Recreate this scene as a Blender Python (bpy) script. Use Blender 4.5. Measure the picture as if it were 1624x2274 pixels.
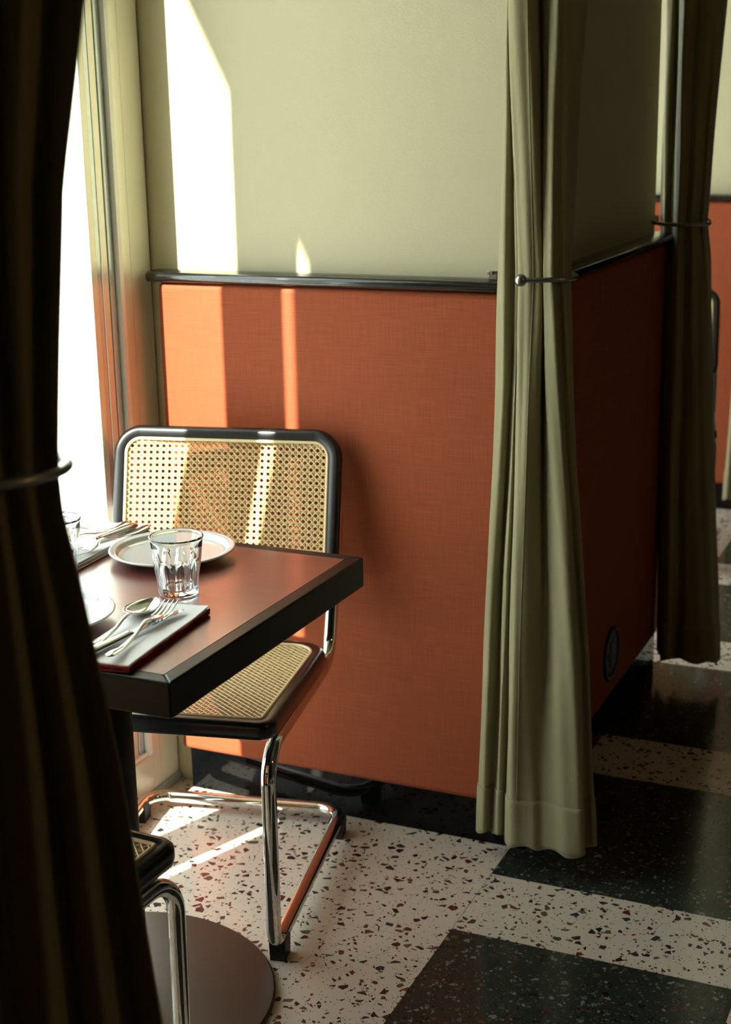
import bpy, math, random
from mathutils import Vector, Matrix
random.seed(7)
S = bpy.context.scene
COL = S.collection
for o in list(bpy.data.objects):
    bpy.data.objects.remove(o)

# ------------------------------------------------------------------ camera
PITCH, YAW, ROLL = math.radians(15.165), math.radians(24.331), math.radians(-1.106)
fw = Vector((-math.sin(YAW) * math.cos(PITCH), math.cos(YAW) * math.cos(PITCH), -math.sin(PITCH)))
rt = Vector((math.cos(YAW), math.sin(YAW), 0)); upv = rt.cross(fw)
cr = rt * math.cos(ROLL) + upv * math.sin(ROLL)
cu = upv * math.cos(ROLL) - rt * math.sin(ROLL)
cam = bpy.data.cameras.new('camera'); camo = bpy.data.objects.new('camera', cam); COL.objects.link(camo)
camo.matrix_world = Matrix(((cr.x, cu.x, -fw.x, 0), (cr.y, cu.y, -fw.y, 0), (cr.z, cu.z, -fw.z, 1.45), (0, 0, 0, 1)))
cam.sensor_fit = 'VERTICAL'; cam.sensor_height = 36.0; cam.lens = 3269.16 / 2274 * 36
cam.clip_start = 0.02
cam.dof.use_dof = True; cam.dof.focus_distance = 2.35; cam.dof.aperture_fstop = 5.6
S.camera = camo

# ------------------------------------------------------------------ world, sun, exposure
W = bpy.data.worlds.new('sky'); S.world = W; W.use_nodes = True
bg = W.node_tree.nodes['Background']
bg.inputs[0].default_value = (0.90, 0.96, 1.0, 1); bg.inputs[1].default_value = 6.0
sl = bpy.data.lights.new('sun', 'SUN'); sl.energy = 29.0; sl.angle = math.radians(0.53); sl.color = (1.0, 0.95, 0.86)
so = bpy.data.objects.new('sun', sl); COL.objects.link(so)
SUN = Vector((1.0, 2.7, -2.05)).normalized()
so.rotation_euler = SUN.to_track_quat('-Z', 'Y').to_euler(); so.location = (-6, -9, 7)
for y0, y1 in ((1.30, 2.6), (4.08, 5.38)):            # portals guide sky sampling through the two windows
    pl = bpy.data.lights.new('window_portal', 'AREA'); pl.shape = 'RECTANGLE'
    pl.size = y1 - y0; pl.size_y = 2.5; pl.cycles.is_portal = True
    po = bpy.data.objects.new('window_portal', pl); COL.objects.link(po)
    po.matrix_world = Matrix(((0, 0, -1, -1.81), (1, 0, 0, (y0 + y1) / 2), (0, 1, 0, 1.35), (0, 0, 0, 1)))
S.view_settings.view_transform = 'Standard'; S.view_settings.look = 'None'
S.view_settings.exposure = 0.0; S.view_settings.gamma = 1.0; S.view_settings.use_curve_mapping = False
S.cycles.use_denoising = True
S.cycles.max_bounces = 12; S.cycles.diffuse_bounces = 6; S.cycles.glossy_bounces = 6
S.cycles.transmission_bounces = 12; S.cycles.transparent_max_bounces = 16
S.cycles.sample_clamp_indirect = 6.0

# ------------------------------------------------------------------ materials
def s2l(c):
    return tuple(((v / 255) / 12.92 if v / 255 <= .04045 else ((v / 255 + .055) / 1.055) ** 2.4) for v in c)

class NT:
    """tiny node helper"""
    def __init__(s, name):
        s.m = bpy.data.materials.new(name); s.m.use_nodes = True
        s.t = s.m.node_tree; s.b = s.t.nodes['Principled BSDF']; s.out = s.t.nodes['Material Output']
    def n(s, kind, **kw):
        nd = s.t.nodes.new('ShaderNode' + kind)
        for k, v in kw.items(): setattr(nd, k, v)
        return nd
    def put(s, sock, v):
        if hasattr(v, 'links') or isinstance(v, bpy.types.NodeSocket): s.t.links.new(v, sock)
        else: sock.default_value = v
    def math(s, op, a, b=0.0, c=None):
        nd = s.n('Math', operation=op); s.put(nd.inputs[0], a); s.put(nd.inputs[1], b)
        if c is not None: s.put(nd.inputs[2], c)
        return nd.outputs[0]
    def mix(s, f, a, b):
        nd = s.n('Mix', data_type='RGBA'); s.put(nd.inputs[0], f)
        for i, v in ((6, a), (7, b)):
            s.put(nd.inputs[i], v if isinstance(v, bpy.types.NodeSocket) else (*v[:3], 1))
        return nd.outputs[2]
    def coords(s, scale=(1, 1, 1), kind='Object'):
        if kind == 'World': src = s.n('NewGeometry').outputs['Position']
        else: src = s.n('TexCoord').outputs[kind]
        mp = s.n('Mapping'); s.t.links.new(src, mp.inputs[0]); mp.inputs['Scale'].default_value = scale
        return mp.outputs[0]
    def noise(s, vec, scale, detail=3, rough=.5):
        nd = s.n('TexNoise'); s.put(nd.inputs['Vector'], vec); nd.inputs['Scale'].default_value = scale
        nd.inputs['Detail'].default_value = detail; nd.inputs['Roughness'].default_value = rough
        return nd.outputs[0]
    def ramp(s, v, lo, hi):
        nd = s.n('MapRange'); s.put(nd.inputs[0], v); nd.inputs[1].default_value = lo; nd.inputs[2].default_value = hi
        return nd.outputs[0]
    def bump(s, h, strength, dist=.001):
        nd = s.n('Bump'); nd.inputs['Strength'].default_value = strength; nd.inputs['Distance'].default_value = dist
        s.put(nd.inputs['Height'], h); s.t.links.new(nd.outputs[0], s.b.inputs['Normal'])
    def set(s, **kw):
        for k, v in kw.items():
            sock = s.b.inputs[k.replace('_', ' ')]
            if isinstance(v, tuple) and len(v) == 3: v = (*v, 1)
            s.put(sock, v)
        return s

def simple(name, rgb, rough=.5, metal=0.0, var=.06, scale=30, bump=0.0, **kw):
    t = NT(name); c = s2l(rgb)
    nz = t.noise(t.coords(), scale)
    t.set(Base_Color=t.mix(nz, tuple(v * (1 - var) for v in c), tuple(min(1, v * (1 + var)) for v in c)), Roughness=rough, Metallic=metal)
    if bump: t.bump(nz, bump)
    t.set(**kw)
    return t.m

M = {}
# cream painted plaster with a fine roller texture
t = NT('cream_plaster'); c = s2l((186, 179, 145)); v = t.coords()
t.set(Base_Color=t.mix(t.noise(v, 2.2), tuple(x * .95 for x in c), tuple(min(1, x * 1.04) for x in c)), Roughness=.55)
t.bump(t.noise(v, 260, 2), .18, .002); M['cream'] = t.m
# orange woven wall upholstery: two crossed thread directions
def weave(name, rgb, amp=.2, rough=.9, fx=(14, 14, 900), fz=(900, 900, 14), bump=.35, sheen=0.0):
    t = NT(name); c = s2l(rgb)
    a = t.noise(t.coords(fx), 1.0, 2, .6); b = t.noise(t.coords(fz), 1.0, 2, .6)
    blot = t.noise(t.coords(), 3.0)
    h = t.math('ADD', t.math('MULTIPLY', a, .5), t.math('MULTIPLY', b, .5))
    f = t.math('ADD', t.math('MULTIPLY', t.ramp(h, .32, .68), .8), t.math('MULTIPLY', blot, .2))
    t.set(Base_Color=t.mix(f, tuple(x * (1 - amp) for x in c), tuple(min(1, x * (1 + amp)) for x in c)), Roughness=rough)
    if sheen: t.set(Sheen_Weight=sheen, Sheen_Roughness=.4)
    t.bump(h, bump, .0015); return t.m
M['orange'] = weave('orange_woven_fabric', (146, 67, 30), .36, .85)
M['curtain'] = weave('olive_curtain_cloth', (140, 134, 99), .12, .8, (700, 700, 60), (900, 900, 30), .25, .25)
M['rail'] = simple('black_polished_rail', (14, 15, 17), .16, var=.1, Coat_Weight=.6, Coat_Roughness=.08)
M['plinth'] = simple('black_gloss_plinth', (6, 7, 8), .05, var=.2, scale=14, Specular_IOR_Level=.25)
M['frame'] = simple('satin_cream_aluminium', (234, 233, 216), .27, .15, var=.03)
M['frame_grey'] = simple('anodised_aluminium', (186, 198, 198), .26, .45, var=.05)
M['frame_white'] = simple('white_bead', (250, 253, 252), .7, var=.01)
M['gasket'] = simple('black_rubber_gasket', (25, 27, 28), .6)
M['chrome'] = simple('chrome_tube', (226, 226, 222), .045, 1.0, var=.01)
M['steel'] = simple('brushed_steel', (150, 150, 146), .28, 1.0, var=.05, scale=80)
M['cutlery'] = simple('polished_cutlery', (212, 215, 216), .12, 1.0, var=.02)
M['lacquer'] = simple('black_lacquered_wood', (10, 11, 13), .3, var=.2, scale=60, Coat_Weight=.4, Coat_Roughness=.25)
t = NT('dark_stained_oak'); c = s2l((22, 18, 13))
g = t.noise(t.coords((8, 120, 160)), 1.0, 4, .6)
t.set(Base_Color=t.mix(t.ramp(g, .35, .7), tuple(x * .5 for x in c), tuple(x * 1.15 for x in c)), Roughness=.34, Specular_IOR_Level=.3)
t.bump(g, .15, .0006); M['oak'] = t.m
M['glide'] = simple('black_plastic_glide', (12, 12, 12), .5)
M['column'] = simple('black_powder_coat', (7, 7, 8), .5, Specular_IOR_Level=.2)
t = NT('table_base_metal'); c = s2l((72, 65, 57)); nz = t.noise(t.coords(), 4)
t.set(Base_Color=t.mix(nz, tuple(x * .85 for x in c), tuple(x * 1.1 for x in c)), Roughness=.38, Metallic=.55)
t.bump(t.noise(t.coords(), 420, 2), .1, .0006); M['base'] = t.m
# red-brown leather like table inlay
t = NT('red_brown_inlay'); c = s2l((122, 48, 34)); v = t.coords((1, 3.5, 1))
f = t.math('ADD', t.math('MULTIPLY', t.noise(v, 14, 5, .65), .6), t.math('MULTIPLY', t.noise(t.coords((1, 5, 1)), 80, 3), .4))
t.set(Base_Color=t.mix(t.ramp(f, .3, .7), tuple(x * .78 for x in c), tuple(min(1, x * 1.22) for x in c)), Roughness=.36, Specular_IOR_Level=1.0, Coat_Weight=1.0, Coat_Roughness=.22, Coat_IOR=1.75)
t.bump(t.noise(t.coords((1, 4, 1)), 160, 3), .12, .0006); M['inlay'] = t.m
M['cane'] = simple('natural_cane', (214, 188, 132), .42, var=.14, scale=140)
M['spline'] = simple('cane_spline', (222, 198, 150), .4, var=.06)
M['china'] = simple('grey_white_china', (214, 218, 212), .09, var=.01, Coat_Weight=.5, Coat_Roughness=.03)
M['linen'] = weave('white_linen', (240, 240, 237), .04, .85, (900, 30, 30), (30, 900, 30), .15)
M['hem'] = weave('burgundy_hem', (120, 20, 36), .2, .85, (900, 60, 60), (60, 900, 60), .3)
M['ceiling'] = simple('ceiling_paint', (118, 112, 92), .8)
M['wood_wall'] = simple('dark_panelling', (30, 22, 15), .6, var=.2, scale=6)
M['pavement'] = simple('grey_pavement', (196, 194, 188), .8, var=.06, scale=3)
M['facade'] = simple('pale_facade_concrete', (200, 198, 188), .8)
M['socket'] = simple('black_socket_plastic', (8, 8, 8), .4)
# window glass: clear with fresnel reflection, lets the sun through
t = NT('window_glass'); tr = t.n('BsdfTransparent'); gl = t.n('BsdfGlossy'); gl.inputs['Roughness'].default_value = .01
tr.inputs[0].default_value = (.95, .98, .96, 1)
fr = t.n('Fresnel'); fr.inputs[0].default_value = 1.45
sp = t.n('NewGeometry')                              # reflect at the outer skin only, not again inside the pane
mx = t.n('MixShader'); t.t.links.new(t.math('MULTIPLY', fr.outputs[0], t.math('SUBTRACT', 1.0, sp.outputs['Backfacing'])), mx.inputs[0]); t.t.links.new(tr.outputs[0], mx.inputs[1]); t.t.links.new(gl.outputs[0], mx.inputs[2])
t.t.links.new(mx.outputs[0], t.out.inputs[0]); M['pane'] = t.m
# drinking glass
t = NT('tumbler_glass'); g = t.n('BsdfGlass'); g.inputs['IOR'].default_value = 1.5; g.inputs['Roughness'].default_value = 0.0
g.inputs['Color'].default_value = (.97, .985, .98, 1); t.t.links.new(g.outputs[0], t.out.inputs[0]); M['glass'] = t.m
# terrazzo: angular chips cut from voronoi cells in world space, flush in a polished matrix
def terrazzo(name, base, chips, layers, rough):
    t = NT(name); pos = t.coords((1, 1, 1), 'World')
    flat = t.n('VectorMath', operation='MULTIPLY'); t.put(flat.inputs[0], pos); flat.inputs[1].default_value = (1, 1, 0)
    c = s2l(base); col = t.mix(t.ramp(t.noise(flat.outputs[0], 420, 3, .7), .3, .7), tuple(x * .86 for x in c), tuple(min(1, x * 1.08) for x in c))
    col = t.mix(t.math('MULTIPLY', t.noise(flat.outputs[0], 2.0, 3), .25), col, tuple(x * .82 for x in c))
    for k, (scale, dens, tmin, tmax) in enumerate(layers):
        wob = t.n('TexNoise'); t.put(wob.inputs['Vector'], flat.outputs[0]); wob.inputs['Scale'].default_value = scale * .7
        sub = t.n('VectorMath', operation='MULTIPLY_ADD'); t.put(sub.inputs[0], wob.outputs[1]); sub.inputs[1].default_value = (.35 / scale,) * 3
        t.put(sub.inputs[2], flat.outputs[0])
        mp = t.n('Mapping'); t.put(mp.inputs[0], sub.outputs[0]); mp.inputs['Location'].default_value = (3.1 * k, 1.7 * k, 0)
        mp.inputs['Rotation'].default_value = (0, 0, .6 + k)
        v1 = t.n('TexVoronoi', feature='F1', voronoi_dimensions='2D'); v2 = t.n('TexVoronoi', feature='DISTANCE_TO_EDGE', voronoi_dimensions='2D')
        for v in (v1, v2):
            t.put(v.inputs['Vector'], mp.outputs[0]); v.inputs['Scale'].default_value = scale
        sep = t.n('SeparateColor'); t.put(sep.inputs[0], v1.outputs['Color'])
        thr = t.math('MULTIPLY_ADD', sep.outputs[1], tmax - tmin, tmin)
        mask = t.math('MULTIPLY', t.math('LESS_THAN', sep.outputs[0], dens), t.math('GREATER_THAN', v2.outputs['Distance'], thr))
        ramp = t.n('ValToRGB'); ramp.color_ramp.interpolation = 'CONSTANT'
        el = ramp.color_ramp.elements
        while len(el) < len(chips): el.new(.5)
        for i, (e, cc) in enumerate(zip(el, chips)): e.position = i / len(chips); e.color = (*s2l(cc), 1)
        t.put(ramp.inputs[0], sep.outputs[2])
        nd = t.mix(mask, col, ramp.outputs[0]); col = nd
    t.set(Base_Color=col, Roughness=rough, Specular_IOR_Level=.5)
    return t.m
M['terrazzo_light'] = terrazzo('light_terrazzo', (216, 204, 188), ((44, 40, 40), (92, 46, 34), (60, 62, 54), (110, 62, 44), (52, 56, 58), (96, 88, 62), (70, 34, 28)),
                               ((62, .25, .10, .34), (125, .13, .10, .32), (330, .07, .12, .28)), .16)
M['terrazzo_dark'] = terrazzo('dark_green_terrazzo', (44, 52, 46), ((24, 26, 25), (86, 62, 46), (120, 122, 116), (30, 34, 33), (74, 78, 50), (20, 24, 26), (92, 96, 88), (64, 40, 32)),
                              ((80, .22, .08, .30), (150, .22, .06, .25), (330, .10, .08, .2)), .16)

# ------------------------------------------------------------------ mesh helpers
class MB:
    def __init__(s): s.v = []; s.f = []
    def add(s, vs, fs):
        k = len(s.v); s.v += [tuple(p) for p in vs]; s.f += [tuple(i + k for i in f) for f in fs]; return s
    def box(s, a, b):
        (x0, y0, z0), (x1, y1, z1) = a, b
        return s.add([(x0, y0, z0), (x1, y0, z0), (x1, y1, z0), (x0, y1, z0), (x0, y0, z1), (x1, y0, z1), (x1, y1, z1), (x0, y1, z1)],
                     [(0, 3, 2, 1), (4, 5, 6, 7), (0, 1, 5, 4), (1, 2, 6, 5), (2, 3, 7, 6), (3, 0, 4, 7)])
    def rings(s, rs, closed=False, caps=True):
        n = len(rs[0]); vs = [p for r in rs for p in r]; fs = []
        m = len(rs)
        for i in range(m if closed else m - 1):
            a = i * n; b = ((i + 1) % m) * n
            for j in range(n):
                k = (j + 1) % n; fs.append((a + j, a + k, b + k, b + j))
        if caps and not closed:
            fs.append(tuple(reversed(range(n)))); fs.append(tuple(range((m - 1) * n, m * n)))
        return s.add(vs, fs)
    def tube(s, path, r, n=16, closed=False, caps=True):
        P = [Vector(p) for p in path]; m = len(P); rs = []; nrm = None
        for i in range(m):
            a = P[(i - 1) % m] if (closed or i) else P[i]; b = P[(i + 1) % m] if (closed or i < m - 1) else P[i]
            tg = (b - a).normalized()
            if nrm is None:
                nrm = tg.cross(Vector((0, 0, 1)));
                if nrm.length < 1e-3: nrm = tg.cross(Vector((1, 0, 0)))
            nrm = (nrm - tg * nrm.dot(tg)).normalized(); bn = tg.cross(nrm)
            rad = r[i] if isinstance(r, (list, tuple)) else r
            rs.append([P[i] + (nrm * math.cos(q) + bn * math.sin(q)) * rad for q in (2 * math.pi * j / n for j in range(n))])
        return s.rings(rs, closed, caps)
    def lathe(s, prof, n=48, c=(0, 0, 0)):
        rs = [[(c[0] + r * math.cos(q), c[1] + r * math.sin(q), c[2] + z) for q in (2 * math.pi * j / n for j in range(n))] for r, z in prof]
        return s.rings(rs)
    def grid(s, rows, flip=False):
        m = len(rows[0]); fs = []
        for i in range(len(rows) - 1):
            for j in range(m - 1):
                q = (i * m + j, i * m + j + 1, (i + 1) * m + j + 1, (i + 1) * m + j); fs.append(q[::-1] if flip else q)
        return s.add([p for r in rows for p in r], fs)
    def mesh(s, name, mat, sharp=35):
        me = bpy.data.meshes.new(name); me.from_pydata(s.v, [], s.f); me.validate(); me.update()
        me.polygons.foreach_set('use_smooth', [True] * len(me.polygons))
        me.set_sharp_from_angle(angle=math.radians(sharp))
        if mat: me.materials.append(M[mat])
        return me
    def build(s, name, mat, parent=None, bevel=0, sharp=35, seg=2):
        o = bpy.data.objects.new(name, s.mesh(name, mat, sharp)); COL.objects.link(o); o.parent = parent
        if bevel:
            b = o.modifiers.new('edge', 'BEVEL'); b.width = bevel; b.segments = seg; b.limit_method = 'ANGLE'; b.angle_limit = math.radians(40)
        return o

def box(name, a, b, mat, parent=None, bevel=0, seg=2): return MB().box(a, b).build(name, mat, parent, bevel, seg=seg)
def thing(name, label, cat, loc=(0, 0, 0), rz=0, group=None, kind=None):
    o = bpy.data.objects.new(name, None); COL.objects.link(o); o.location = loc; o.rotation_euler = (0, 0, rz); o.empty_display_size = .05
    return tag(o, label, cat, group, kind)
def tag(o, label, cat, group=None, kind=None):
    o['label'] = label; o['category'] = cat
    if group: o['group'] = group
    if kind: o['kind'] = kind
    return o
def dup(root, loc, rz, label, name=None):
    r = root.copy(); COL.objects.link(r); r.location = loc; r.rotation_euler = (0, 0, rz); r['label'] = label
    def kids(src, dst):
        for ch in list(src.children):
            c = ch.copy(); COL.objects.link(c); c.parent = dst; kids(ch, c)
    kids(root, r); return r
def fillet(pts, rad, seg=10):
    P = [Vector(p) for p in pts]; out = [P[0]]
    for i in range(1, len(P) - 1):
        a, b, c = P[i - 1], P[i], P[i + 1]; u = (a - b).normalized(); w = (c - b).normalized()
        ang = u.angle(w); d = rad[i - 1] / math.tan(ang / 2); d = min(d, (a - b).length * .49, (c - b).length * .49); r = d * math.tan(ang / 2)
        ctr = b + (u + w).normalized() * (r / math.sin(ang / 2)); p0 = b + u * d; p1 = b + w * d
        v0 = p0 - ctr; v1 = p1 - ctr; tot = v0.angle(v1); ax = v0.cross(v1).normalized()
        for k in range(seg + 1): out.append(ctr + Matrix.Rotation(tot * k / seg, 3, ax) @ v0)
    out.append(P[-1]); return out
def rrect(w0, w1, h0, h1, radii, seg=10):
    """rounded rectangle outline [(x, y, nx, ny)], ccw from lower right; radii: lower-right, upper-right, upper-left, lower-left"""
    out = []
    for (cx, cy, a0), r in zip(((w1, h0, -90), (w1, h1, 0), (w0, h1, 90), (w0, h0, 180)), radii):
        sx = -1 if cx == w1 else 1; sy = -1 if cy == h1 else 1
        ox, oy = cx + sx * r, cy + sy * r
        for k in range(seg + 1):
            q = math.radians(a0 + 90 * k / seg); out.append((ox + r * math.cos(q), oy + r * math.sin(q), math.cos(q), math.sin(q)))
    return out

# ------------------------------------------------------------------ floor
XW = -1.66                      # room face of the window wall
XE, YS, YN = 2.0, -2.2, 7.6     # far side of the room
ZC = 2.8
floor = box('floor', (XW - .13, YS, -.06), (XE, YN, -.012), 'facade'); tag(floor, 'pale and dark green terrazzo floor laid in large tiles', 'floor', kind='structure')
def tile(x0, x1, y0, y1, mat, nm):
    g = .0005
    o = box(nm, (x0 + g, y0 + g, -.012), (x1 - g, y1 - g, 0), mat, floor); return o
P0, PB, PER = 2.256, .219, .737
xs = [-.862, -.345]
y = YS
while y < YN - .1:
    y2 = min(y + 1.1, YN); tile(XW - .1, -.862, y, y2, 'terrazzo_light', 'light_terrazzo_tile'); y = y2
k = -6
while P0 + k * PER < YN:
    yb = P0 + k * PER
    x = -.862
    while x < XE - .05:
        x1 = x + .517; x2 = min(x + PER, XE)
        a, b = max(yb, YS), min(yb + PB, YN); c, d = max(yb + PB, YS), min(yb + PER, YN)
        if b > a + .02:
            tile(x, min(x1, XE), a, b, 'terrazzo_light', 'light_terrazzo_tile')
            if x1 < XE: tile(x1, x2, a, b, 'terrazzo_light', 'light_terrazzo_tile')
        if d > c + .02:
            tile(x, min(x1, XE), c, d, 'terrazzo_dark', 'dark_terrazzo_tile')
            if x1 < XE: tile(x1, x2, c, d, 'terrazzo_light', 'light_terrazzo_tile')
        x += PER
    k += 1

# ------------------------------------------------------------------ room shell
tag(box('ceiling', (XW - .13, YS, ZC), (XE, YN, ZC + .1), 'ceiling'), 'plain painted ceiling above the booths', 'ceiling', kind='structure')
tag(box('wall_right', (XE, YS, 0), (XE + .1, YN, ZC), 'wood_wall'), 'dark panelled wall across the aisle', 'wall', kind='structure')
tag(box('wall_front', (XW - .13, YS - .1, 0), (XE + .1, YS, ZC), 'wood_wall'), 'dark end wall behind the viewer', 'wall', kind='structure')
tag(box('wall_end', (XW - .13, YN, 0), (XE + .1, YN + .1, ZC), 'wood_wall'), 'dark wall at the far end of the room', 'wall', kind='structure')
wl = MB()
for a, b in ((YS, 1.297), (2.617, 4.077), (5.397, YN)): wl.box((XW - .13, a, 0), (XW - .005, b, ZC))
for a, b in ((1.297, 2.617), (4.077, 5.397)): wl.box((XW - .13, a, 2.62), (XW - .005, b, ZC))
tag(wl.build('wall_left', 'cream'), 'cream outer wall between the tall windows', 'wall', kind='structure')

def window(name, y1, label):
    """tall glazed door leaf in a metal frame; y1 = far end of the opening"""
    y0 = y1 - 1.32
    w = thing(name, label, 'window', (XW, y0, 0), kind='structure')
    def b(nm, ya, yb, xa, xb, za, zb, mat, bev=.0015): return box(nm, (xa, ya - y0, za), (xb, yb - y0, zb), mat, w, bev)
    X0 = -.13
    b('jamb', y1 - .101, y1 - .073, X0, 0, 0, 2.62, 'frame', 0)
    b('jamb', y1 - .0722, y1 - .001, X0, 0, 0, 2.62, 'frame', 0)
    b('jamb_joint', y1 - .073, y1 - .0722, X0, -.0004, .02, 2.6, 'gasket', 0)
    b('bead', y1 - .1145, y1 - .1015, -.02, .0004, .105, 2.55, 'frame_white', 0)
    b('jamb', y0 - .02, y0, X0 + .004, 0, 0, 2.62, 'frame')
    b('mullion', y0 + .397, y0 + .438, X0, -.005, .104, 2.55, 'frame')
    # leaf stile of stepped metal profiles
    b('gasket', y1 - .1175, y1 - .114, -.06, -.012, .11, 2.55, 'gasket', 0)
    b('stile', y1 - .136, y1 - .1175, -.07, -.010, .11, 2.55, 'frame_grey')
    b('stile_groove', y1 - .1385, y1 - .136, -.07, -.013, .11, 2.55, 'gasket', 0)
    b('stile', y1 - .160, y1 - .1385, -.07, -.011, .11, 2.55, 'frame')
    b('stile', y1 - .176, y1 - .160, -.07, -.0125, .11, 2.55, 'frame_grey')
    b('stile', y1 - .197, y1 - .176, -.07, -.011, .11, 2.55, 'frame')
    b('threshold', y0, y1 - .101, X0, 0, 0, .104, 'frame')
    b('threshold_strip', y0, y1 - .0, 0, .006, 0, .022, 'frame_grey')
    b('bottom_bead', y0, y1 - .101, -.03, -.004, .104, .112, 'frame_white', 0)
    b('head', y0, y1 - .101, X0, 0, 2.55, 2.62, 'frame')
    b('pane', y0 + .438, y1 - .19, -.052, -.046, .11, 2.55, 'pane', 0)
    b('pane', y0, y0 + .397, -.052, -.046, .11, 2.55, 'pane', 0)
    return w
window('window_1', 2.617, 'tall metal framed window glaring white beside the table')
window('window_2', 5.397, 'tall metal framed window of the booth behind the partition')

# booth partition block: cream core, padded orange panels, black rail and plinth
def sweep(path, prof, close_ends=True):
    """sweep profile (outward, z) along a plan polyline with mitred corners; outward = right of travel"""
    P = [Vector((*p, 0)) for p in path]; rs = []
    for i, p in enumerate(P):
        d0 = (p - P[i - 1]).normalized() if i else (P[1] - P[0]).normalized()
        d1 = (P[i + 1] - p).normalized() if i < len(P) - 1 else d0
        n0 = Vector((d0.y, -d0.x, 0)); n1 = Vector((d1.y, -d1.x, 0)); m = (n0 + n1) / (1 + n0.dot(n1))
        rs.append([p + m * o + Vector((0, 0, z)) for o, z in prof])
    return MB().rings(rs)
RAIL = [(0, 1.1255), (0, 1.1485), (.028, 1.1485), (.0305, 1.1472)] + [(.036 + .0105 * math.cos(q), 1.1365 + .0105 * math.sin(q)) for q in (math.radians(100 - 20 * i) for i in range(11))] + [(.030, 1.1255)]
RAIL = [(o + .008 if o else 0, z) for o, z in RAIL[::-1]]
def partition(name, yf, label):
    """yf = panel front plane (facing -Y)"""
    cx, cy0, cy1 = -.865, yf + .042, yf + 1.12
    w = box(name, (XW - .004, cy0, .0), (cx, cy1, ZC), 'cream', None, .003); tag(w, label, 'wall', kind='structure')
    W0 = -1.625
    b = lambda nm, a, c, mat, bev, seg=3: box(nm, a, c, mat, w, bev, seg)
    b('upholstered_panel', (W0, yf, .097), (cx + .0395, cy0, 1.124), 'orange', .011)
    b('upholstered_panel', (cx, cy0 + .0005, .097), (cx + .04, yf + .908, 1.124), 'orange', .008)
    b('upholstered_panel', (cx, yf + .909, .097), (cx + .04, cy1 - .0005, 1.124), 'orange', .006)
    b('upholstered_panel', (W0, cy1, .097), (cx + .0395, cy1 + .03, 1.124), 'orange', .011)
    sweep([(-1.642, cy0), (cx, cy0), (cx, cy1), (-1.642, cy1)], RAIL).build('rail', 'rail', w)
    b('plinth', (-1.61, yf + .012, 0), (cx + .03, cy1 + .018, .098), 'plinth', .0015, 1)
    return w
wb = partition('wall_back', 2.58, 'booth partition with cream plaster over orange upholstery and black rail')
partition('wall_far', 5.36, 'next booth partition glimpsed at the right edge')
partition('wall_near', -.20, 'booth partition beside the viewer')
# round socket let into the side panel
sk = thing('power_socket', 'round black socket low in the dark red side panel', 'socket', (-.825, 3.215, .205))
rs = []
for q in range(40):
    a = 2 * math.pi * q / 40; c, s_ = math.cos(a), math.sin(a)
    rs.append([(x, r * c, r * s_) for x, r in ((0, .067), (.004, .066), (.006, .062), (.004, .056), (-.002, .054), (-.002, .067))])
MB().rings(rs, closed=True).build('rim', 'socket', sk)
MB().add([(.0022, .055 * math.cos(a), .055 * math.sin(a)) for a in (2 * math.pi * q / 32 for q in range(32))], [tuple(range(32))]).build('face_plate', 'socket', sk)
box('switch_rocker', (.002, -.012, -.03), (.0045, .014, .03), 'socket', sk, .003)
box('hinge_tab', (.002, -.03, -.008), (.004, -.014, .008), 'socket', sk, .002)

# ------------------------------------------------------------------ outdoors
tag(box('pavement', (-30, -25, -.16), (XW - .13, 30, -.06), 'pavement'), 'sunlit grey pavement outside the window', 'pavement', kind='structure')
tag(box('canopy', (-2.26, YS, 3.125), (XW - .13, YN, 3.22), 'facade'), 'canopy over the windows outside', 'canopy', kind='structure')

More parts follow.
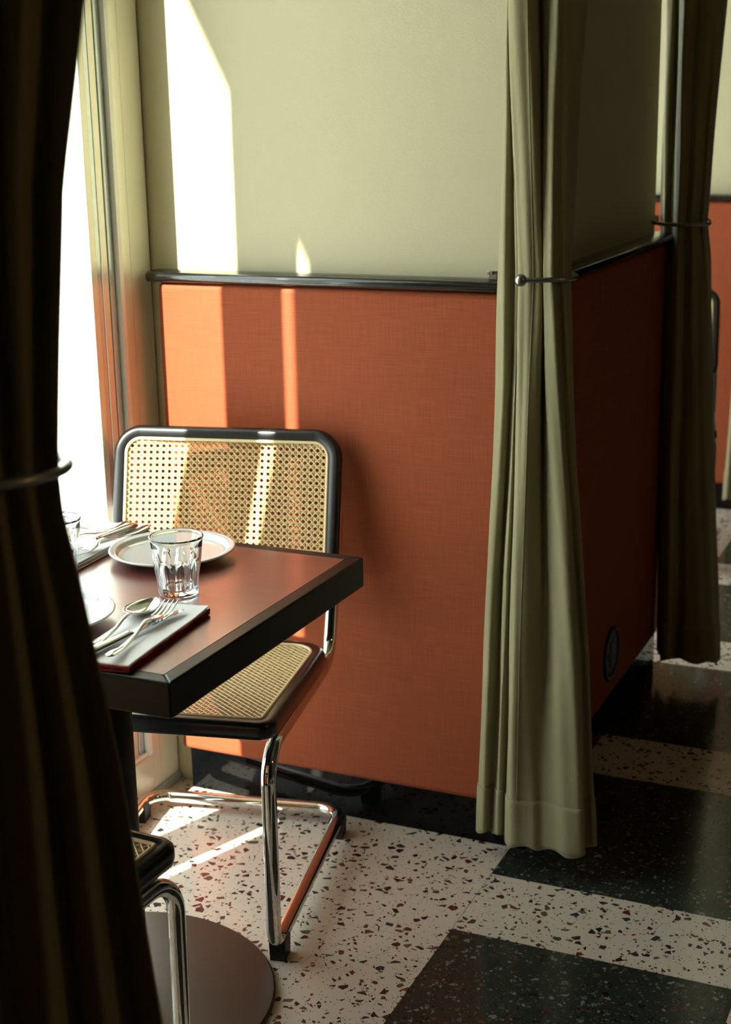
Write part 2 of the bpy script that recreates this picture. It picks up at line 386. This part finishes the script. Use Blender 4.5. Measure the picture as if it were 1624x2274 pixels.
# ------------------------------------------------------------------ curtains
def cat(pts, sub):
    out = []; n = len(pts)
    for i in range(n - 1):
        p0, p1, p2, p3 = pts[max(i - 1, 0)], pts[i], pts[i + 1], pts[min(i + 2, n - 1)]
        for k in range(sub):
            t = k / sub
            out.append(tuple(.5 * (2 * b + (c - a) * t + (2 * a - 5 * b + 4 * c - d) * t * t + (3 * b - a - 3 * c + d) * t ** 3) for a, b, c, d in zip(p0, p1, p2, p3)))
    out.append(pts[-1]); return out
def curtain(label, ctr, levels, hem=.155, sub=7, seams=()):
    """ctr: plan point; levels: [(z, [(u, w)...])] from top to bottom, u across the view, w towards the viewer"""
    tw = Vector((-ctr[0], -ctr[1], 0)).normalized(); rg = Vector((-tw.y, tw.x, 0))
    root = thing('curtain', label, 'curtain', (ctr[0], ctr[1], 0), group='tied back olive curtains')
    secs = [(z, cat(p, sub)) for z, p in levels]
    def section(z):
        for (za, a), (zb, b) in zip(secs, secs[1:]):
            if za >= z >= zb:
                t = (za - z) / (za - zb); return [((1 - t) * p[0] + t * q[0], (1 - t) * p[1] + t * q[1]) for p, q in zip(a, b)]
        return secs[-1][1]
    ztop, zbot = secs[0][0], secs[-1][0]
    def rows(z0, z1, n, off):
        out = []
        for i in range(n + 1):
            z = z0 + (z1 - z0) * i / n; sec = section(z); row = []
            for j, (u, w) in enumerate(sec):
                ua, wa = sec[max(j - 1, 0)]; ub, wb_ = sec[min(j + 1, len(sec) - 1)]
                l = math.hypot(ub - ua, wb_ - wa) or 1; nu, nw = -(wb_ - wa) / l, (ub - ua) / l
                wob = .0012 * math.sin(j * .9 + z * 7) + .0010 * math.sin(j * .37 - z * 13)
                dz = .004 * math.sin(j * .5) if z < zbot + .001 else 0
                p = rg * (u + nu * (off + wob)) + tw * (w + nw * (off + wob)); row.append((p.x, p.y, z + dz))
            out.append(row)
        return out
    d = MB().grid(rows(ztop, zbot, 90, 0)).build('drape', 'curtain', root, sharp=80)
    m = d.modifiers.new('cloth', 'SOLIDIFY'); m.thickness = .0022; m.offset = 0
    h = MB().grid(rows(hem, zbot - .001, 10, .0022)).build('hem', 'curtain', root, sharp=80)
    m = h.modifiers.new('cloth', 'SOLIDIFY'); m.thickness = .002; m.offset = 0
    for j in seams:                                  # stitched vertical seam, a thin raised cord
        pts = [r[j] for r in rows(ztop, zbot, 60, .0014)]
        MB().tube(pts, .0009, 5).build('seam', 'curtain', root)
    return root, rg, tw
def holdback(label, ctr, z, uw, ball_r=.011):
    tw = Vector((-ctr[0], -ctr[1], 0)).normalized(); rg = Vector((-tw.y, tw.x, 0))
    root = thing('curtain_holdback', label, 'holdback', (ctr[0], ctr[1], z), group='steel curtain holdbacks')
    P = [rg * u + tw * w for u, w in cat(uw, 8)]
    MB().tube(P, .0046, 12).build('arm', 'steel', root)
    e = P[-1]
    MB().lathe([(max(.0002, ball_r * math.sin(q)), -ball_r * math.cos(q)) for q in (math.pi * i / 14 for i in range(15))], 24, e).build('ball_end', 'steel', root)
    a = P[0]
    MB().lathe([(.012, -.012), (.013, -.006), (.013, .006), (.012, .012)], 20, a).build('wall_mount', 'steel', root)
    return root

CR = (-.788, 2.52)
bot = [(-.095, -.075), (-.113, -.062), (-.103, -.040), (-.085, -.058), (-.073, -.032), (-.057, -.048), (-.0550, -.014), (-.046, .008), (-.006, .012), (.020, .013), (.055, .032), (.091, .038), (.0945, -.008), (.116, .0), (.108, -.040)]
mid = [(-.082, -.065), (-.1025, -.052), (-.090, -.030), (-.0735, -.050), (-.064, -.022), (-.0515, -.038), (-.0500, -.006), (-.041, .018), (-.010, .008), (.014, -.010), (.045, .028), (.074, .036), (.080, -.004), (.097, -.002), (.088, -.040)]
tie = [(-.066, -.050), (-.077, -.035), (-.065, -.010), (-.046, -.030), (-.0435, .000), (-.041, -.012), (-.038, .012), (-.020, .020), (-.002, .020), (.010, .008), (.0032, .022), (.018, .029), (.0265, .004), (.040, .006), (.049, -.030)]
top = [(-.056, -.050), (-.0645, -.030), (-.0625, -.012), (-.0612, -.022), (-.0606, .000), (-.0600, .010), (-.0590, .020), (-.036, .030), (-.021, .018), (-.010, -.034), (.004, -.006), (.017, .022), (.029, .012), (.047, -.010), (.072, -.050)]
below = [(-.072, -.055), (-.080, -.040), (-.067, -.014), (-.050, -.034), (-.0465, -.002), (-.043, -.016), (-.040, .012), (-.026, .022), (-.006, .018), (.006, -.022), (.010, .016), (.030, .031), (.038, .002), (.050, .004), (.058, -.032)]
curtain('olive curtain tied back at the booth corner, in front of the orange panel', CR,
        [(ZC - .01, [(u * 1.35, w * 1.3) for u, w in top]), (1.63, top), (1.165, tie), (.98, below), (.45, mid), (.055, bot)], seams=(7 * 7 + 2,))
holdback('steel ball-ended holdback around the olive curtain on the booth corner', CR, 1.163, [(-.012, -.112), (.040, -.085), (.060, -.03), (.052, .020), (.010, .040), (-.0365, .041)])
bk = thing('wall_bracket', 'tiny steel bracket on the black rail left of the tied curtain', 'bracket', (-.908, 2.590, 1.1485))
box('bracket_plate', (-.005, 0, 0), (.012, .005, .016), 'steel', bk, .001); box('bracket_lip', (-.005, -.008, .010), (.006, 0, .016), 'steel', bk, .001)

# left foreground curtain (seen from behind its lit side)
CL = (-.80, 1.0)
def folds(e, l, n, a, seed):
    r = random.Random(seed); out = []
    for i in range(n):
        t = i / (n - 1); u = l + (e - l) * t; w = a * (1 if i % 2 else -1) * r.uniform(.6, 1.15)
        if 0 < i < n - 1: u += (e - l) / n * r.uniform(-.3, .3)
        out.append((u, w))
    return out
NL = 10
curtain('dark olive curtain in the left foreground, tied back beside the table', CL,
        [(ZC - .01, folds(.20, -.20, NL, .026, 3)), (1.545, folds(.097, -.12, NL, .020, 3)), (1.40, folds(.070, -.10, NL, .018, 3)), (1.28, folds(.0605, -.09, NL, .016, 3)), (1.165, folds(.052, -.08, NL, .013, 3)),
         (1.13, folds(.051, -.08, NL, .013, 3)), (1.046, folds(.063, -.09, NL, .016, 3)), (.868, folds(.085, -.11, NL, .022, 3)), (.60, folds(.108, -.14, NL, .026, 3)), (.055, folds(.142, -.18, NL, .030, 3))])
holdback('dark holdback around the left foreground curtain', CL, 1.158, [(-.055, .060), (-.02, .062), (.018, .052), (.048, .030), (.060, -.005), (.045, -.045), (.02, -.055)])

# curtain at the far corner of the partition
CF = (-.751, 3.62)
ft = [(-.086, -.145), (-.072, -.115), (-.057, -.125), (-.045, -.03), (-.034, .0), (-.014, -.014), (.006, .004), (.026, .002), (.044, -.006), (.056, -.035)]
fm = [(-.083, -.140), (-.071, -.112), (-.056, -.118), (-.044, -.03), (-.036, .0), (-.02, -.012), (-.005, .006), (.010, -.010), (.020, .0), (.029, -.030)]
fb = [(-.052, -.062), (-.047, -.050), (-.045, -.040), (-.040, -.008), (-.024, .006), (-.006, -.024), (.020, .002), (.055, .010), (.088, .002), (.108, -.030)]
curtain('dark olive curtain tied at the far corner of the partition', CF, [(ZC - .01, [(u * 1.3, w) for u, w in ft]), (1.70, ft), (1.178, fm), (1.10, [(.85 * a[0] + .15 * b[0], .4 * a[1] + .6 * b[1]) for a, b in zip(fm, fb)]), (.055, fb)])
holdback('thin steel holdback on the curtain at the far partition corner', CF, 1.176, [(-.10, -.145), (-.098, -.06), (-.07, .0), (-.02, .018), (.02, .008), (.036, -.02), (.03, -.05)])
# curtain of the next booth, only its lower edge shows
curtain('pale olive curtain of the next booth at the right edge', (-.835, 5.28), [(ZC - .01, [(u * 1.35, w * 1.3) for u, w in top]), (1.63, top), (1.165, tie), (.98, below), (.45, mid), (.055, bot)])

# ------------------------------------------------------------------ cantilever cane chair
TILT = .255
def back_map(a, b, c):
    """back panel coords: a lateral, b along the slope from centre, c towards the rear"""
    ca, sa = math.cos(math.atan(TILT)), math.sin(math.atan(TILT))
    bow = .018 - .018 * (a / .235) ** 2
    return (a, .262 + bow + b * sa + c * ca, .700 + b * ca - c * sa)
def seat_map(a, b, c):
    """seat coords: a lateral, b front to back, c up"""
    dish = -.004 * (1 - (a / .23) ** 2)
    return (a, b - .025, .452 - (b) * .03 + c + dish)
def frame_ring(mb, outline, width, prof, mp):
    rs = []
    for x, y, nx, ny in outline:
        rs.append([mp(x - nx * i, y - ny * i, h) for i, h in prof(width)])
    return mb.rings(rs, closed=True)
def cane_mesh(w0, w1, h0, h1, radii, mp, pitch=.0128, wd=.00112, th=.0007):
    """six-way cane: paired uprights, paired crossings and two diagonals woven over and under"""
    mb = MB(); r = radii
    def inside(x, y):
        if not (w0 <= x <= w1 and h0 <= y <= h1): return False
        for (cx, cy), rr in zip(((w1 - r[0], h0 + r[0]), (w1 - r[1], h1 - r[1]), (w0 + r[2], h1 - r[2]), (w0 + r[3], h0 + r[3])), r):
            if (x - cx) * (1 if cx > 0 else -1) > 0 and (y - cy) * (1 if cy > (h0 + h1) / 2 else -1) > 0 and math.hypot(x - cx, y - cy) > rr: return False
        return True
    def strand(p0, d, n, step, zf):
        pts = []
        for i in range(n):
            x, y = p0[0] + d[0] * step * i, p0[1] + d[1] * step * i
            if inside(x, y): pts.append((x, y, zf(i, x, y)))
            elif pts: emit(pts, d); pts = []
        if pts: emit(pts, d)
    def emit(pts, d):
        if len(pts) < 2: return
        nx, ny = -d[1], d[0]; rs = []
        for x, y, z in pts:
            rs.append([mp(x + nx * wd, y + ny * wd, z - th * .3), mp(x + nx * wd * .5, y + ny * wd * .5, z + th), mp(x - nx * wd * .5, y - ny * wd * .5, z + th), mp(x - nx * wd, y - ny * wd, z - th * .3), mp(x, y, z - th)])
        mb.rings(rs)
    nx_ = int((w1 - w0) / pitch) + 2; ny_ = int((h1 - h0) / pitch) + 2
    amp = .0009
    for i in range(nx_):                                   # uprights in pairs
        for k, o in enumerate((-.0021, .0021)):
            x = w0 + (i + .5) * pitch + o
            strand((x, h0), (0, 1), ny_ * 2 + 1, pitch / 2, lambda q, X, Y, k=k: amp * (1 if (q + k) % 2 else -1))
    for j in range(ny_):                                   # crossings in pairs
        for k, o in enumerate((-.0021, .0021)):
            y = h0 + (j + .5) * pitch + o
            strand((w0, y), (1, 0), nx_ * 2 + 1, pitch / 2, lambda q, X, Y, k=k: amp * (-1 if (q + k) % 2 else 1))
    s2 = math.sqrt(.5); st = pitch * s2
    for m in range(-ny_ - 1, nx_ + 1):                     # rising diagonals through the crossings
        strand((w0 + (m + .5) * pitch, h0), (s2, s2), (ny_ + 1) * 2, st, lambda q, X, Y: .0016 if q % 2 else .0010)
    for m in range(0, nx_ + ny_ + 2):                      # falling diagonals
        strand((w0 + (m + .5) * pitch, h0), (-s2, s2), (ny_ + 1) * 2, st, lambda q, X, Y: .0019 if q % 2 else .0023)
    return mb

def make_chair(label, loc, rz):
    root = thing('cantilever_chair', label, 'chair', loc, rz, 'cane cantilever chairs')
    # backrest
    R = (.05, .056, .056, .05)
    ol = rrect(-.235, .235, -.155, .155, R, 12)
    prof = lambda w: [(0, -.004), (0, .006), (.003, .011), (.008, .013), (w - .004, .013), (w, .010), (w, -.007), (w - .003, -.0095), (.010, -.012), (.004, -.010)]
    bf = frame_ring(MB(), ol, .030, prof, back_map).build('backrest_frame', 'lacquer', root, sharp=50)
    rin = tuple(r - .027 for r in R)
    c = cane_mesh(-.210, .210, -.130, .130, rin, lambda a, b, z: back_map(a, b, -.006 - z)).build('backrest_cane', 'cane', root, sharp=60)
    c['kind'] = 'stuff'
    ol2 = rrect(-.2085, .2085, -.1285, .1285, tuple(r - .0265 for r in R), 12)
    MB().tube([back_map(x, y, -.0095) for x, y, *_ in ol2], .0032, 8, closed=True).build('backrest_spline', 'spline', root)
    # seat
    RS = (.032, .080, .080, .032)
    so_ = rrect(-.23, .23, -.225, .225, RS, 12)
    prof = lambda w: [(0, -.006), (.001, .000), (.006, .005), (.014, .0065), (w - .004, .004), (w, .001), (w, -.024), (w - .004, -.027), (.008, -.027), (.002, -.024), (0, -.016)]
    frame_ring(MB(), so_, .032, prof, seat_map).build('seat_frame', 'lacquer', root, sharp=50)
    rs_ = tuple(max(r - .025, .008) for r in RS)
    c = cane_mesh(-.205, .205, -.200, .200, rs_, lambda a, b, z: seat_map(a, b, z + .001)).build('seat_cane', 'cane', root, sharp=60)
    c['kind'] = 'stuff'
    ol2 = rrect(-.2025, .2025, -.1975, .1975, tuple(max(r - .0275, .006) for r in RS), 12)
    MB().tube([seat_map(x, y, .0042) for x, y, *_ in ol2], .0032, 8, closed=True).build('seat_spline', 'spline', root)
    # one continuous chrome tube
    zt = .409; zb = .034
    half = [(.222, .287, .69), (.222, .262, .60), (.220, .195, zt), (.217, -.242, zt + .003), (.215, -.240, zb), (.215, .307, zb)]
    path = fillet(half + [(-x, y_, z) for x, y_, z in reversed(half)], [.3, .075, .06, .045, .055, .055, .045, .06, .075, .3])
    MB().tube(path, .0132, 20).build('tube_frame', 'chrome', root, sharp=60)
    for s in (-1, 1):
        for yy in (-.205 if s > 0 else -.165, .255):
            g = MB()
            n = 10
            rs = [[(s * .215 + .0152 * math.cos(q), yy + dy, max(0, zb + .0152 * math.sin(q) if math.sin(q) > -.3 else 0)) for q in (math.radians(-200 + 220 * i / n) for i in range(n + 1))] for dy in (-.018, .018)]
            g.rings(rs).build('glide', 'glide', root)
        MB().tube([back_map(s * .215, .0 - .03, .012), back_map(s * .215, -.03, .03)], .005, 8).build('backrest_screw', 'steel', root)
    return root
ch = make_chair('cane chair with its back to the orange panel, behind the table', (-1.367, 2.211, 0), math.radians(12.2))
dup(ch, (-1.265, 1.375, 0), math.pi + math.radians(-3), 'cane chair in the left foreground, mostly hidden by the dark curtain')
dup(ch, (-1.128, 4.77, 0), math.radians(12), 'black chair back peeking out behind the far curtain')

# ------------------------------------------------------------------ table
TX, TY, TH = -1.309, 1.829, .74
HX, HY, RIM, THK = .339, .302, .024, .052
tb = thing('dining_table', 'square-edged bistro table with red-brown top and dark wooden rim', 'table', (TX, TY, 0), math.radians(-.6))
box('table_inlay', (-HX + RIM, -HY + RIM, TH - .02), (HX - RIM, HY - RIM, TH - .0004), 'inlay', tb)
for nm, sx, sy in (('y', 0, -1), ('y', 0, 1), ('x', 1, 0), ('x', -1, 0)):      # mitred rim boards
    if nm == 'y':
        o, i = sy * HY, sy * (HY - RIM); q = [(-HX, o), (HX, o), (HX - RIM, i), (-HX + RIM, i)]
    else:
        o, i = sx * HX, sx * (HX - RIM); q = [(o, -HY), (o, HY), (i, HY - RIM), (i, -HY + RIM)]
    area = sum(q[k][0] * q[(k + 1) % 4][1] - q[(k + 1) % 4][0] * q[k][1] for k in range(4))
    if area < 0: q = q[::-1]
    MB().rings([[(x, y, TH - THK) for x, y in q], [(x, y, TH) for x, y in q]]).build('rim_board', 'oak', tb, .003, seg=3)
box('under_board', (-HX + RIM, -HY + RIM, TH - THK + .004), (HX - RIM, HY - RIM, TH - .021), 'column', tb)
MB().lathe([(.0, .011), (.056, .011), (.056, TH - THK + .004), (0, TH - THK + .004)], 40).build('column', 'column', tb)
MB().lathe([(.0, .0), (.268, .0), (.27, .002), (.27, .009), (.267, .0115), (0.0, .0118)], 96).build('base_plate', 'base', tb)
box('top_spider', (-.18, -.03, TH - THK - .006), (.18, .03, TH - THK + .003), 'column', tb, .002)

# ------------------------------------------------------------------ tableware
def plate(label, x, y):
    root = thing('plate', label, 'plate', (x, y, TH), group='grey white plates')
    prof = [(.0, .0035), (.050, .0035), (.052, .0), (.057, .0), (.060, .0035), (.080, .0058), (.0925, .0105), (.1030, .0148), (.1050, .0160), (.1054, .0172), (.1046, .0184),
            (.1030, .0188), (.1005, .0184), (.0965, .0172), (.0945, .0166), (.0930, .0150), (.0915, .0118), (.0890, .0090), (.0850, .0076), (.0800, .0071), (.040, .0068), (.0, .0068)]
    MB().lathe(prof, 96).build('dish', 'china', root, sharp=60); return root
plate('grey-white plate on the far side of the table, behind the tumbler', -1.265, 2.012)
plate('grey-white plate on the near side, half hidden by the dark curtain', -1.272, 1.662)

def tumbler(label, x, y, rz=0):
    H, n = .093, 100; NF = 9
    root = thing('tumbler', label, 'glass', (x, y, TH), rz, 'faceted tumblers')
    R = lambda z: .0300 + (.0412 - .0300) * (z / H) ** .9
    rings = []
    def outer(z):
        ring = []
        for j in range(n):
            q = 2 * math.pi * j / n; ph = (q * NF / (2 * math.pi)) % 1 - .5
            ztop = .062 - .030 * (2 * abs(ph)) ** 2.2               # arched flute heads
            k = max(0, min(1, (ztop - z) / .006)); k = k * k * (3 - 2 * k)
            k *= max(0, min(1, (z - .004) / .006))
            d = .0034 * (1 - (2 * abs(ph)) ** 2) * k
            r = R(z) - d + (.0007 if z > H - .004 else 0); ring.append((r * math.cos(q), r * math.sin(q), z))
        return ring
    zs = [0.0008 + (H - .0015) * (i / 46) for i in range(47)]
    rings.append([(.026 * math.cos(2 * math.pi * j / n), .026 * math.sin(2 * math.pi * j / n), 0) for j in range(n)])
    rings += [outer(z) for z in zs]
    circ = lambda r, z: [(r * math.cos(2 * math.pi * j / n), r * math.sin(2 * math.pi * j / n), z) for j in range(n)]
    rings.append(circ(R(H) - .0008, H + .0004))
    for i in range(20):
        z = H - (H - .011) * i / 19; rings.append(circ(R(z) - (.0024 if z > H - .01 else .0034 + .002 * (1 - z / H)), z))
    for f, dz in ((.9, -.0016), (.7, -.003), (.4, -.0038), (.05, -.004)): rings.append(circ((R(.011) - .0052) * f, .011 + dz))
    MB().rings(rings).build('bowl', 'glass', root, sharp=70); return root
tumbler('clear faceted tumbler standing in front of the far plate', -1.155, 1.850, .2)
tumbler('clear faceted tumbler at the edge of the dark curtain', -1.392, 1.868, .6)

def napkin(label, x, y, rz):
    """folded linen napkin, 4 leaves; hemmed leaves to +x and -y"""
    root = thing('napkin', label, 'napkin', (x, y, TH), rz, 'folded napkins')
    hw, hl = .046, .124; rn = random.Random(int(abs(x * 1000)))
    z = 0.0006
    for k in range(4):
        tk = .0024; dx = rn.uniform(-.0012, .0012); dy = rn.uniform(-.0015, .0015); ol = rrect(-hw, hw, -hl, hl, (.002, .003, .003, .002), 3)
        nx, ny = 10, 22
        f = lambda X, Y: .0007 * math.sin(X * 55 + k) * math.sin(Y * 31 + 2 * k) + (.0022 * max(0, (X + Y * .35 - .074) / .02) if k == 3 else 0)
        top_ = [[(-hw + 2 * hw * i / nx + dx, -hl + 2 * hl * j / ny + dy, 0) for i in range(nx + 1)] for j in range(ny + 1)]
        rows = [[(X, Y, z + tk + f(X, Y)) for X, Y, _ in r] for r in top_]
        mb = MB().grid(rows)
        mb.grid([[(X, Y, z + f(X, Y)) for X, Y, _ in r] for r in top_], flip=True)
        edge = [(i, 0) for i in range(nx)] + [(nx, j) for j in range(ny)] + [(i, ny) for i in range(nx, 0, -1)] + [(0, j) for j in range(ny, 0, -1)]
        ring_t = [rows[j][i] for i, j in edge]; ring_b = [(p[0], p[1], p[2] - tk) for p in ring_t]
        ring_m = []
        for p in ring_t:
            ex = .0012 * (1 if p[0] > hw + dx - 1e-5 else -1 if p[0] < -hw + dx + 1e-5 else 0); ey = .0012 * (1 if p[1] > hl + dy - 1e-5 else -1 if p[1] < -hl + dy + 1e-5 else 0)
            ring_m.append((p[0] + ex, p[1] + ey, p[2] - tk * .5))
        mb.rings([ring_b, ring_m, ring_t], caps=False)
        lf = mb.build('leaf', 'linen', root, sharp=75)
        if k < 3:                                     # burgundy overlocked hem on the open sides
            hp = [(-hw + dx + .002, -hl + dy - .0005, z + .0016)] + [(-hw + dx + 2 * hw * i / 8, -hl + dy - .0012 + .0008 * math.sin(i * 2 + k), z + .0016) for i in range(1, 8)] + \
                 [(hw + dx + .0012 + .0007 * math.sin(j * 1.7 + k), -hl + dy + 2 * hl * j / 16, z + .0016 + .0003 * math.sin(j)) for j in range(17)]
            MB().tube(hp, .0016, 7).build('hem_edge', 'hem', lf)
        z += tk + .0006
    return root, z + TH
_, NZ = napkin('folded napkin with burgundy hem at the near corner of the table', -1.098, 1.652, math.radians(4.5))
napkin('folded napkin beside the far plate, towards the window', -1.424, 2.004, math.pi + math.radians(3))

def cutlery_outline(mb, st, thick, zf):
    """st: [(y, halfwidth)] stations from handle end to tip; lofted lens section"""
    rs = []
    for y, h in st:
        z = zf(y)
        rs.append([(-h, y, z), (-h * .6, y, z + thick * .8), (0, y, z + thick), (h * .6, y, z + thick * .8), (h, y, z), (h * .6, y, z - thick * .5), (0, y, z - thick * .6), (-h * .6, y, z - thick * .5)])
    return mb.rings(rs)
HZ = lambda y: .0035 + .010 * math.exp(-((y - .012) / .030) ** 2) + (.003 if y < -.09 else 0)
HST = [(-.112, .0015), (-.111, .0055), (-.106, .0082), (-.095, .0088), (-.075, .0068), (-.05, .0046), (-.025, .0034), (-.005, .0030), (.010, .0032), (.020, .0042)]
def place(o, p0, p1, z):
    """lie along the plan line from handle end p0 to tip p1"""
    d = Vector((p1[0] - p0[0], p1[1] - p0[1])); m = ((p0[0] + p1[0]) / 2, (p0[1] + p1[1]) / 2)
    o.location = (m[0], m[1], z); o.rotation_euler = (0, 0, math.atan2(d.y, d.x) - math.pi / 2)
def spoon(label):
    root = thing('spoon', label, 'spoon', group='table spoons')
    cutlery_outline(MB(), HST + [(.026, .006)], .0019, HZ).build('handle', 'cutlery', root, sharp=60)
    rows_t = []; n = 18; L0, L1 = .022, .104
    for i in range(n + 1):
        t = i / n; y = L0 + (L1 - L0) * t
        w = .0225 * math.sin(math.pi * min(1, max(0, t)) ** .82) ** .62 + .0008
        row = []
        for j in range(13):
            s = -1 + j / 6; dep = .0105 * (1 - s * s) * math.sin(math.pi * t) ** .7
            row.append((w * s, y, .0125 - .004 * t + .002 * t * t - dep + (.0014 if t < .05 else 0)))
        rows_t.append(row)
    b = MB().grid(rows_t).build('bowl', 'cutlery', root, sharp=80)
    m = b.modifiers.new('thick', 'SOLIDIFY'); m.thickness = .0014; m.offset = -1
    return root
def fork(label):
    root = thing('fork', label, 'fork', group='table forks')
    FZ = lambda y: HZ(y) if y < .02 else HZ(.02) + (.0115 - HZ(.02)) * min(1, (y - .02) / .04) - .0065 * math.sin(math.pi * min(1, max(0, (y - .02) / .09)))
    cutlery_outline(MB(), HST + [(.028, .0075), (.036, .0108), (.046, .0122), (.054, .0124), (.056, .012)], .0018, FZ).build('handle', 'cutlery', root, sharp=60)
    for k in range(4):
        x = -.0102 + .0068 * k; st = [(.054, .0022), (.065, .0019), (.085, .0017), (.102, .0014), (.108, .0006)]; rs = []
        for y, h in st:
            z = FZ(y) + .0016 * max(0, (y - .09) / .02); xx = x * (1 - .02 * (y - .054) / .05)
            rs.append([(xx + h * math.cos(q), y, z + .0010 * math.sin(q)) for q in (math.pi * 2 * i / 8 for i in range(8))])
        MB().rings(rs).build('tine', 'cutlery', root)
    return root
def knife(label):
    root = thing('table_knife', label, 'knife', group='table knives')
    st = [(-.112, .004), (-.111, .0078), (-.105, .0092), (-.08, .0090), (-.04, .0078), (-.014, .0066), (-.012, .0074), (-.008, .0074), (-.006, .0062)]
    rs = [[(h * math.cos(q), y, .0056 + h * .62 * math.sin(q)) for q in (2 * math.pi * i / 14 for i in range(14))] for y, h in st]
    MB().rings(rs).build('handle', 'cutlery', root, sharp=50)
    bl = [(-.007, -.005, .005), (.0, -.0078, .0072), (.03, -.0088, .0086), (.07, -.0084, .0092), (.092, -.0070, .0086), (.104, -.0036, .0070), (.110, .002, .0046), (.111, .0034, .0038)]
    rs = [[(a, y, .0050), ((a + b) / 2, y, .0061), (b, y, .0062), (b, y, .0052), ((a + b) / 2, y, .0046)] for y, a, b in bl]
    MB().rings(rs).build('blade', 'cutlery', root, sharp=50)
    return root
o = spoon('spoon with its bowl up on the near napkin'); place(o, (-1.118, 1.548), (-1.142, 1.768), NZ)
o = knife('knife lying under the fork on the near napkin'); place(o, (-1.108, 1.528), (-1.084, 1.736), NZ)
o = fork('fork with long tines on the near napkin'); place(o, (-1.068, 1.528), (-1.104, 1.750), NZ + .003)
o = spoon('spoon on the napkin beside the far plate, nearest the window'); place(o, (-1.420, 2.118), (-1.452, 1.900), NZ)
o = knife('knife on the napkin beside the far plate'); place(o, (-1.398, 2.100), (-1.428, 1.890), NZ)
o = fork('fork on the napkin beside the far plate, nearest the plate'); place(o, (-1.374, 2.098), (-1.396, 1.905), NZ)

# ------------------------------------------------------------------ warm lamp on the wall across the aisle
lamp = thing('wall_lamp', 'small warm glass wall lamp across the aisle', 'lamp', (XE, 1.2, 2.0))
MB().lathe([(0, -.012), (.05, -.012), (.05, .012), (0, .012)], 32).build('back_plate', 'steel', lamp).rotation_euler = (0, math.pi / 2, 0)
MB().tube([(0, 0, 0), (-.06, 0, 0), (-.09, 0, .02)], .006, 10).build('arm', 'steel', lamp)
t = NT('warm_lamp_glass'); t.set(Base_Color=(.9, .7, .4), Emission_Color=(1.0, .5, .14), Emission_Strength=75.0); M['lamp'] = t.m
MB().lathe([(max(.001, .055 * math.sin(q)), -.055 * math.cos(q)) for q in (math.pi * i / 16 for i in range(17))], 32, (-.09, 0, .07)).build('globe', 'lamp', lamp)
